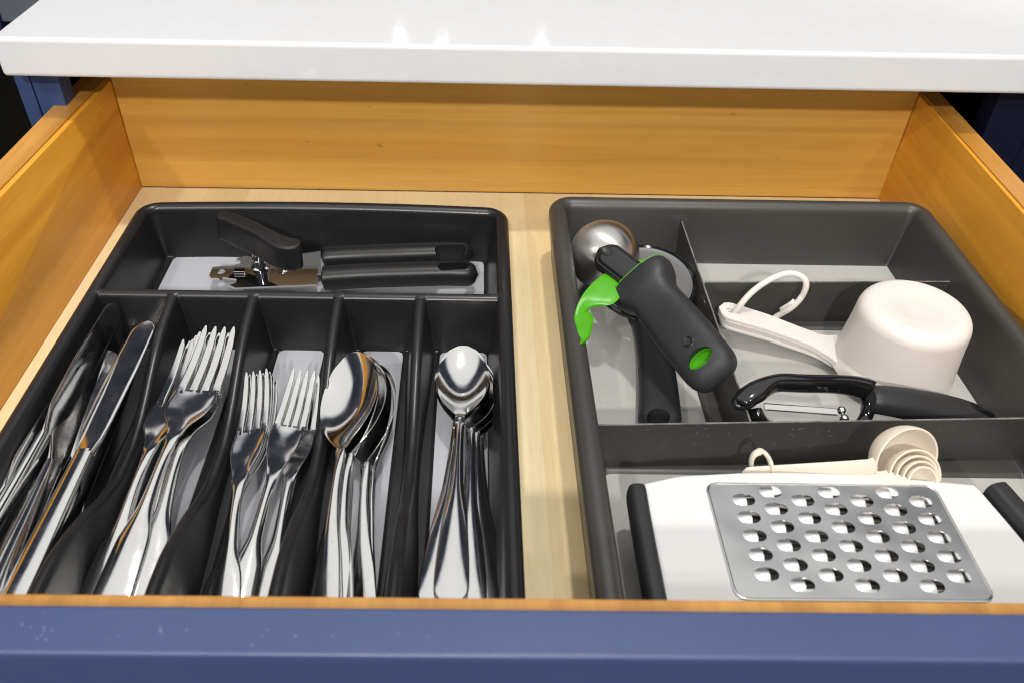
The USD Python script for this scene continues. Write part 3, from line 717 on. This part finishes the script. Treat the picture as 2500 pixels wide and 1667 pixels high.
# ------------------------------------------------------------------ peeler
pe = thing('peeler', 'glossy black vegetable peeler with matt handle, lying across the thin dividers of the grey tray', 'peeler')
far = [(0.56407, 0.12010, 0.04200), (0.55625, 0.12082, 0.04400), (0.53466, 0.11891, 0.04800), (0.51122, 0.11502, 0.05200), (0.50094, 0.11376, 0.05300), (0.48848, 0.10820, 0.05200), (0.47894, 0.10326, 0.05000), (0.47349, 0.10183, 0.04800)]
fp_ = smooth_path(far, 50); s = arc(fp_)
obj('frame', sweep(fp_, np.interp(s / s[-1], [0, .2, .7, .85, 1], [.0050, .0042, .0044, .0070, .0064]) * round_ends(s, .003, .005), np.interp(s / s[-1], [0, .3, .8, 1], [.0076, .0062, .0060, .0036]), 20, power=2.6), 'gloss_black', pe, smooth=45)
near = [(0.48539, 0.10248, 0.04200), (0.49077, 0.10040, 0.03400), (0.50005, 0.10254, 0.02500), (0.53717, 0.10116, 0.02000), (0.55685, 0.10443, 0.02400), (0.56260, 0.11156, 0.03200), (0.56250, 0.11625, 0.04000)]
np_ = smooth_path(near, 40); s = arc(np_)
obj('frame', sweep(np_, .0042 * round_ends(s, .004), .0050, 16, power=2.6), 'gloss_black', pe, smooth=45)
scp = trimesh.creation.uv_sphere(1.0, count=(14, 22)); scp.apply_scale((.0105, .0065, .0042)); scp.apply_transform(trimesh.transformations.rotation_matrix(.55, (0, 0, 1)))
hol = trimesh.creation.uv_sphere(1.0, count=(14, 22)); hol.apply_scale((.0068, .0046, .0050)); hol.apply_transform(trimesh.transformations.rotation_matrix(.55, (0, 0, 1))); hol.apply_translation((-.0008, -.0022, .0036))
sp_ = cut(scp, hol); sp_.apply_translation(np.array((0.47940, 0.10260, 0.04900)))
obj('eye_scoop', sp_, 'gloss_black', pe, smooth=45)
b0, b1 = np.array((0.49308, 0.10432, 0.04200)), np.array((0.54195, 0.10507, 0.03700))
bp = smooth_path([b0, lerp(b0, b1, .5), b1], 20); s = arc(bp)
obj('blade', sweep(bp, .0024, .0005, 12, up=(0, -.45, .9)), 'chrome', pe)
bp2 = bp + np.array((0, -.0046, -.0012))
piv = np.array((0.54229, 0.10578, 0.03800))
obj('pivot', cat(place(trimesh.transformations.translation_matrix(piv), trimesh.creation.icosphere(2, .0028)), place(trimesh.transformations.translation_matrix(piv + (0.0005, -.0052, -.002)), trimesh.creation.icosphere(2, .0030))), 'chrome', pe, smooth=True)
hp = smooth_path([(0.56020, 0.11445, 0.04000), (0.57041, 0.11449, 0.03900), (0.59094, 0.11484, 0.03500), (0.61452, 0.11604, 0.02900), (0.63710, 0.11692, 0.02200), (0.65508, 0.11722, 0.01600)], 44); s = arc(hp)
k = round_ends(s, .004, .012)
hm = sweep(hp, np.interp(s / s[-1], [0, .15, .5, .8, 1], [.0085, .0098, .0112, .0104, .0080]) * k, np.interp(s / s[-1], [0, .3, .7, 1], [.0078, .0090, .0085, .0060]) * k, 28, power=2.4)
hh = np.array((0.64037, 0.11578, 0.02500)); tool = extrude(LineString([(hh[0] - .006, hh[1] + .0016), (hh[0] + .004, hh[1] - .0008)]).buffer(.0036, quad_segs=8), .1, -.02)
obj('handle', cut(hm, tool), 'rubber', pe, smooth=45)

# ------------------------------------------------------------------ measuring spoons on their ring
def mspoon(i, c, r, nrm, hend, w0, w1, label, th=.0011):
    t = thing('measuring_spoon', label, 'measuring spoon', 'measuring spoons nested on one ring')
    prof_ = [(r * math.cos(a), r * math.sin(a)) for a in np.linspace(0, -math.pi / 2 + .001, 18)] + [(0, -r)]
    prof_ += [(0, -r + th)] + [((r - th) * math.cos(a), (r - th) * math.sin(a)) for a in np.linspace(-math.pi / 2 + .001, 0, 18)] + [(r - th * .5, .0004), (r, 0)]
    F = axis_frame(c, nrm)
    obj('bowl', place(F, revolve(prof_, 64)), 'ivory', t, smooth=50)
    n = np.asarray(nrm, float) / np.linalg.norm(nrm); he = np.asarray(hend, float)
    d = he - np.asarray(c); d -= d @ n * n * .9; d /= np.linalg.norm(d)
    a0 = np.asarray(c) + d * (r - .0015)
    pth = smooth_path([a0, a0 * .85 + he * .15, a0 * .4 + he * .6, he], 30); s = arc(pth); k = round_ends(s, .001, .004)
    wd = np.interp(s / s[-1], [0, .06, .2, 1], [w0 * 1.7, w0 * 1.1, w0, w1]) * k
    obj('handle', sweep(pth, wd, .0010, 14, up=tuple(n), power=3), 'ivory', t, smooth=45)
bc = np.array((0.55828, 0.05430, 0.05000))
he = np.array((0.46935, 0.05693, 0.03600))
mspoon(0, bc, .0198, (.20, -.90, .40), he, .0046, .0030, 'largest ivory measuring spoon, standing on edge at the back of its nested set')
sr = [.0160, .0135, .0112, .0090]; sx = [(1572,778), (1590,790), (1612,800), (1628,812)]
labs = ['second largest ivory measuring spoon, outermost of the four ringed bowls behind the grater', 'third largest ivory measuring spoon, second ring of the nested bowls behind the grater',
        'fourth largest ivory measuring spoon, inside the third ring of nested bowls', 'smallest ivory measuring spoon, innermost of the nested bowls behind the grater']
cpos = [(0.56299, 0.04818, 0.04300), (0.56355, 0.04656, 0.04350), (0.56450, 0.04514, 0.04400), (0.56490, 0.04353, 0.04450)]
hpos = [(0.47203, 0.05710, 0.03500), (0.47288, 0.05681, 0.03450), (0.47370, 0.05642, 0.03400), (0.47452, 0.05603, 0.03350)]
for i in range(4): mspoon(i + 1, np.array(cpos[i]), sr[i], (.12, -.80, .60), np.array(hpos[i]), .0034 - .0003 * i, .0026, labs[i])
rp = [(0.47683, 0.06152, 0.03300), (0.47483, 0.06170, 0.04000), (0.47594, 0.06217, 0.04600), (0.47894, 0.06179, 0.04800), (0.48304, 0.05949, 0.04500), (0.48521, 0.05557, 0.04000), (0.48615, 0.05350, 0.03400), (0.48380, 0.05355, 0.02900), (0.47894, 0.05659, 0.02900)]
r_ = obj('ring', sweep(smooth_path(rp, 60, closed=True), .0022, .0013, 12, closed=True, up=(1, .1, .1)), 'ivory', smooth=60)
tag(r_, 'small ivory ring joining the measuring spoon handles behind the grater', 'ring')

# ------------------------------------------------------------------ cutlery
def pch(pts): a = np.array(pts, float); return PchipInterpolator(a[:, 0], a[:, 1])
def strip(ts, w, c, k, th, nu=15):
    """a pressed metal strip along +y: half width w(t), spine height c(t), cross curve k(t)*u^2, thickness th(t); closed all round"""
    us = np.linspace(-1, 1, nu); top, bot = [], []
    dc = np.gradient(c(ts), ts)
    for i, t in enumerate(ts):
        ww, cc_, kk_, tt = w(t), c(t), k(t), th(t)
        for u in us: top.append((ww * u, t, cc_ + kk_ * u * u)); bot.append((ww * u * .985, t, cc_ + kk_ * u * u - tt * (1 - .55 * u ** 6)))
    rings = [np.vstack([np.array(top[i * nu:(i + 1) * nu]), np.array(bot[i * nu:(i + 1) * nu])[::-1]]) for i in range(len(ts))]
    m = loft(rings)
    return m
def sub(m, y0, y1):
    n = shell_normals(np.array(m.vertices), np.array(m.faces)); c = m.triangles_center[:, 1]
    f = np.array(m.faces)[(c >= y0) & (c < y1)]; keep, inv = np.unique(f, return_inverse=True)
    return np.array(m.vertices)[keep], inv.reshape(f.shape), n[keep]

def spoon_meshes(L, bl, bw, hwd, depth):
    s0 = L - bl
    tt = np.r_[0, .0004, .0012, .0025, .0045, np.linspace(.007, s0, 34)[:-1], s0 + bl * (1 - np.cos(np.linspace(0, 1, 44) * math.pi)) / 2]
    def w(t):
        if t < s0 - .004:
            base = float(pch([(0, hwd), (.012, hwd * 1.0), (L * .22, hwd * .82), (s0 * .62, hwd * .42), (s0 * .9, .0028), (s0, .0030)])(t))
            r = hwd * .95
            return base * (math.sqrt(max(1 - (1 - t / r) ** 2, .0025)) if t < r else 1)
        q = np.clip((t - s0) / bl, 0, 1)
        e = bw * (math.sqrt(max(1 - ((q - .56) / .44) ** 2, 0)) if q > .56 else math.sin(math.pi / 2 * q / .56) ** .8)
        neck = .0030 * (1 - np.clip(q * 4, 0, 1))
        return max(e, neck, .0002)
    ch = pch([(0, .0030), (L * .12, .0062), (s0 * .55, .0098), (s0 * .86, .0108), (s0, .0098), (s0 + bl * .3, .0088), (s0 + bl * .7, .0104), (L, .0145)])
    kh = pch([(0, -.0012), (L * .15, -.0024), (s0 * .6, -.0030), (s0 * .95, -.0014), (s0, 0), (L, 0)])
    def kf(t):
        q = (t - s0) / bl
        return float(kh(t)) if q <= 0 else depth * (max(1 - (1 - q / .54) ** 2, 0) ** 1.5 if q < .54 else max(1 - ((q - .54) / .46) ** 2.3, 0)) + .0001
    c = lambda t: np.array([float(ch(v)) - max(kf(v), 0) for v in np.atleast_1d(t)]) if np.ndim(t) else float(ch(t)) - max(kf(t), 0)
    thf = pch([(0, .0017), (s0 * .5, .0024), (s0 * .95, .0034), (s0 + bl * .15, .0016), (L, .0011)])
    m = strip(tt, w, c, kf, thf, 19)
    return sub(m, -1, s0), sub(m, s0, 9)

def fork_meshes(L, hwd, hb, tl):
    """hb: half width of the head, tl: tine length"""
    yb = L - tl; s0 = yb - .046
    tt = np.r_[0, .0004, .0012, .0025, .0045, np.linspace(.007, s0, 34)[:-1], np.linspace(s0, yb, 22)]
    wf = pch([(0, hwd), (L * .2, hwd * .85), (s0 * .62, hwd * .42), (s0 * .92, .0029), (s0, .0031), (s0 + .011, .0052), (s0 + .026, hb * .92), (s0 + .034, hb), (yb, hb * .985)])
    def w(t):
        r = hwd * .95
        return float(wf(t)) * (math.sqrt(max(1 - (1 - t / r) ** 2, .0025)) if t < r else 1)
    cp = [(0, .0030), (L * .12, .0066), (s0 * .6, .0105), (s0 * .9, .0125), (s0, .0122), (s0 + .014, .0098), (s0 + .030, .0066), (yb, .0052), (yb + tl * .35, .0056), (yb + tl * .7, .0080), (L, .0118)]
    c = pch(cp)
    kf = pch([(0, -.0012), (L * .15, -.0024), (s0 * .6, -.0030), (s0, -.0010), (s0 + .014, .0010), (s0 + .030, .0020), (yb, .0008)])
    thf = pch([(0, .0018), (s0 * .5, .0026), (s0, .0036), (s0 + .02, .0020), (yb, .0017), (L, .0012)])
    m = strip(tt, w, c, kf, thf, 17)
    tw = hb * 2 / 4 * .78; gap = hb * 2 * .985 / 4
    tines = []
    for i in range(4):
        x0 = (i - 1.5) * gap * (1.0); x0 += math.copysign(hb * .985 - 1.5 * gap - tw / 2, x0) * abs(i - 1.5) / 1.5
        ts = np.r_[yb - .0035, yb, np.linspace(yb + .004, L - .004, 14), L - .0024, L - .0011, L - .0003, L]
        rings = []
        for t in ts:
            q = (t - yb) / tl; hw_ = tw / 2 * (1.16 if q <= 0 else np.interp(q, [0, .06, .2, .7, .93, 1], [1.12, 1.0, 1.0, .88, .64, .22])); h_ = thf(t) / 2
            z = float(c(t)) - h_ + float(kf(min(t, yb))) * (x0 / hb) ** 2
            th_ = np.linspace(0, 2 * np.pi, 14, endpoint=False)
            cx_ = np.sign(np.cos(th_)) * np.abs(np.cos(th_)) ** .30; cz_ = np.sign(np.sin(th_)) * np.abs(np.sin(th_)) ** .45
            rings.append(np.c_[x0 * (1 - .15 * max(q, 0)) + hw_ * cx_, np.full(14, t), z + h_ * (.98 if q < .9 else max(.35, 1 - (q - .9) * 6)) * cz_])
        tines.append(loft(rings))
    return sub(m, -1, s0), sub(m, s0, 9), tines

def knife_meshes(L):
    s0 = L * .50
    tt = np.r_[0, .0006, .002, .005, np.linspace(.009, s0, 26)[:-1]]
    def w(t):
        b = float(pch([(0, .0078), (.03, .0077), (s0 * .7, .0062), (s0, .0054)])(t)); r = .0085
        return b * (math.sqrt(max(1 - (1 - t / r) ** 2, .004)) if t < r else 1)
    h = []
    th = np.linspace(0, 2 * np.pi, 22, endpoint=False); cx_ = np.sign(np.cos(th)) * np.abs(np.cos(th)) ** .8; cz_ = np.sign(np.sin(th)) * np.abs(np.sin(th)) ** .8
    for t in np.r_[tt, s0]:
        r = .006; hz = np.interp(t, [0, .03, s0], [.0032, .0036, .0026]) * (math.sqrt(max(1 - (1 - t / r) ** 2, .01)) if t < r else 1)
        h.append(np.c_[w(t) * cx_, np.full(22, t), .0036 + hz * cz_])
    ts = np.r_[s0 - .002, s0 + .003, s0 + .008, np.linspace(s0 + .016, L - .012, 18), L - .012 + .012 * np.sin(np.linspace(.12, 1, 12) * math.pi / 2)]
    rings = []
    for t in ts:
        back = np.interp(t, [s0, s0 + .01, L * .8, L], [.0060, .0078, .0086, .0076]); edge = np.interp(t, [s0, s0 + .006, s0 + .018, L * .75, L], [-.0050, -.0062, -.0098, -.0106, -.0082])
        if t > L - .012:
            q = math.sqrt(max(1 - ((t - L + .012) / .01205) ** 2, .003)); mid = (back + edge) / 2; hf = (back - edge) / 2 * q; back, edge = mid + hf, mid - hf
        hz = np.interp(t, [s0 - .002, s0 + .004, s0 + .014, L], [.0024, .0016, .0009, .0005])
        rings.append(np.array([(lerp(edge, back, a), t, .0036 + b * hz) for a, b in ((0, -.15), (.12, -.6), (.5, -1), (.9, -1), (1, -.7), (1, .7), (.9, 1), (.5, 1), (.12, .6), (0, .15))]))
    return loft(h), loft(rings)

def fork_thing(label, M4, L, hwd, hb, tl, name, cat_, group):
    t = thing(name, label, cat_, group, M4)
    a, b, tn_ = fork_meshes(L, hwd, hb, tl)
    obj('handle', a, 'steel', t); obj('head', b, 'steel', t)
    for q in tn_: obj('tine', q, 'steel', t, smooth=50)
    return t
def spoon_thing(label, M4, dims, name, cat_, group):
    t = thing(name, label, cat_, group, M4); a, b = spoon_meshes(*dims)
    obj('handle', a, 'steel', t); obj('bowl', b, 'steel', t)
    return t
def from_tip(tip, through, L, roll, tz=.0036, ez=.0036):
    tip, q = np.array(tip, float), np.array(through, float); tip[2] -= tz; q[2] -= ez
    d = (tip - q) / np.linalg.norm(tip - q)
    return frame_from(tip - d * L, tip, roll)

# dinner forks, second compartment
LF = .198
forks = [
    ((0.14780, 0.16756, 0.04800), (0.13260, -0.01795, 0.02400), -2, 'topmost dinner fork of the left fork pile, tines fully in view'),
    ((0.14165, 0.16819, 0.04200), (0.14565, -0.01589, 0.02100), 3, 'dinner fork beneath the topmost one, its handle nearest the small forks'),
    ((0.13305, 0.16400, 0.04000), (0.12303, -0.01549, 0.02000), -9, 'dinner fork leaning out leftmost of the left fork pile'),
    ((0.13855, 0.17094, 0.03750), (0.13894, -0.01436, 0.01850), -5, 'dinner fork third from the top, tines showing between those above'),
    ((0.13260, 0.16874, 0.03300), (0.13621, -0.01346, 0.01600), 4, 'lowest dinner fork of the left fork pile, mostly covered'),
]
f0 = None
for tip, thr, roll, lab in forks:
    m4 = from_tip(tip, thr, LF, roll, .0112, .005)
    if f0 is None: f0 = fork_thing(lab, m4, LF, .0104, .0140, .050, 'dinner_fork', 'fork', 'dinner forks in the black tray')
    else: copy_of(f0, lab, m4)
# small forks, third compartment
LS = .178
sforks = [
    ((0.17921, 0.13456, 0.04000), (0.18923, -0.01288, 0.01700), -12, 'topmost small fork of the nested left bunch in the middle compartment'),
    ((0.18042, 0.13512, 0.03700), (0.18647, -0.01112, 0.01400), -10, 'small fork second from the top of the nested left bunch'),
    ((0.18150, 0.13505, 0.03400), (0.18368, -0.00937, 0.01100), -9, 'small fork third from the top of the nested left bunch'),
    ((0.18347, 0.13359, 0.03100), (0.18256, -0.01015, 0.01200), -8, 'small fork lowest in the nested left bunch'),
    ((0.20364, 0.14279, 0.03300), (0.19455, -0.01282, 0.01700), 6, 'small fork on the right of the middle compartment, crossing over another handle'),
    ((0.20547, 0.14552, 0.02500), (0.20917, -0.01011, 0.01300), 3, 'small fork lying lowest at the right of the middle compartment, broad handle end in view'),
]
s0_ = None
for tip, thr, roll, lab in sforks:
    m4 = from_tip(tip, thr, LS, roll, .0112, .005)
    if s0_ is None: s0_ = fork_thing(lab, m4, LS, .0092, .0098, .042, 'small_fork', 'fork', 'small forks in the black tray')
    else: copy_of(s0_, lab, m4)
# table spoons, fourth compartment
LT = .190
tsp = [
    ((0.24238, 0.14782, 0.04300), (0.24184, -0.01875, 0.02600), -28, 'topmost table spoon, tilted on its side with the whole bowl showing'),
    ((0.24497, 0.14756, 0.04050), (0.24652, -0.01583, 0.02150), -22, 'table spoon nested directly behind the topmost tilted one'),
    ((0.24817, 0.14730, 0.03800), (0.25104, -0.01515, 0.02050), -46, 'third nested table spoon from the left'),
    ((0.25182, 0.14657, 0.03550), (0.26026, -0.01154, 0.01500), -30, 'fourth nested table spoon from the left'),
    ((0.26067, 0.14481, 0.03300), (0.26465, -0.00958, 0.01200), -58, 'rightmost table spoon, standing on edge beside the teaspoon divider'),
]
p0 = None
for tip, thr, roll, lab in tsp:
    m4 = from_tip(tip, thr, LT, roll, .0120, .005)
    if p0 is None: p0 = spoon_thing(lab, m4, (LT, .076, .0212, .0098, .0080), 'table_spoon', 'spoon', 'table spoons in the black tray')
    else: copy_of(p0, lab, m4)
# tea spoons, fifth compartment
LE = .197
tea = [
    ((0.30795, 0.16378, 0.03600), (0.30505, -0.02896, 0.04400), 0, 'topmost teaspoon with its bowl facing up in the right compartment'),
    ((0.30975, 0.16269, 0.03250), (0.29706, -0.02616, 0.03950), 2, 'teaspoon under the topmost one, handle fanned out leftmost'),
    ((0.31172, 0.16147, 0.02950), (0.31392, -0.02407, 0.03650), 5, 'teaspoon under the topmost one, handle just right of it'),
    ((0.31292, 0.16021, 0.02650), (0.31964, -0.02208, 0.03350), 6, 'teaspoon with its handle fanned out second from the right'),
    ((0.31373, 0.15952, 0.02350), (0.32345, -0.01994, 0.03000), 7, 'lowest teaspoon, handle fanned out rightmost against the tray wall'),
]
e0 = None
for tip, thr, roll, lab in tea:
    m4 = from_tip(tip, thr, LE, roll, .0145, .005)
    if e0 is None: e0 = spoon_thing(lab, m4, (LE, .068, .0176, .0088, .0072), 'teaspoon', 'spoon', 'teaspoons in the black tray')
    else: copy_of(e0, lab, m4)
# knives, first compartment
LK = .226
kn = [
    ((0.09495, 0.17883, 0.04200), (0.09198, -0.02477, 0.03400), -7, 'table knife lying flat on top of the pile, broad blue-tinged blade'),
    ((0.06596, 0.19296, 0.04600), (0.05928, 0.05038, 0.03500), 78, 'table knife standing on edge, its tip raised highest at the back corner'),
    ((0.08525, 0.17210, 0.03400), (0.08471, -0.00138, 0.03200), 76, 'table knife on edge with its curved rim catching a bright line'),
    ((0.05791, 0.17642, 0.02200), (0.07490, 0.00849, 0.03300), 62, 'table knife low in the pile with a dull squared-off tip'),
    ((0.06276, 0.17509, 0.01800), (0.09074, 0.03046, 0.01700), 26, 'table knife at the bottom of the pile beneath the bright rimmed one'),
    ((0.08373, 0.15750, 0.02900), (0.09041, 0.00939, 0.02500), 74, 'table knife on edge just beside the broad flat one'),
    ((0.05648, 0.14662, 0.02600), (0.05981, 0.02322, 0.02600), 66, 'table knife low against the left wall of the tray, mostly hidden'),
    ((0.06020, 0.15361, 0.03200), (0.05449, 0.04532, 0.03500), 80, 'table knife on edge nearest the left wall of the tray'),
]
k0_ = None
for tip, thr, roll, lab in kn:
    m4 = from_tip(tip, thr, LK, roll)
    if k0_ is None:
        k0_ = thing('table_knife', lab, 'knife', 'table knives in the black tray', m4)
        a, b = knife_meshes(LK); obj('handle', a, 'steel', k0_, smooth=50); obj('blade', b, 'steel', k0_, smooth=25)
    else: copy_of(k0_, lab, m4)
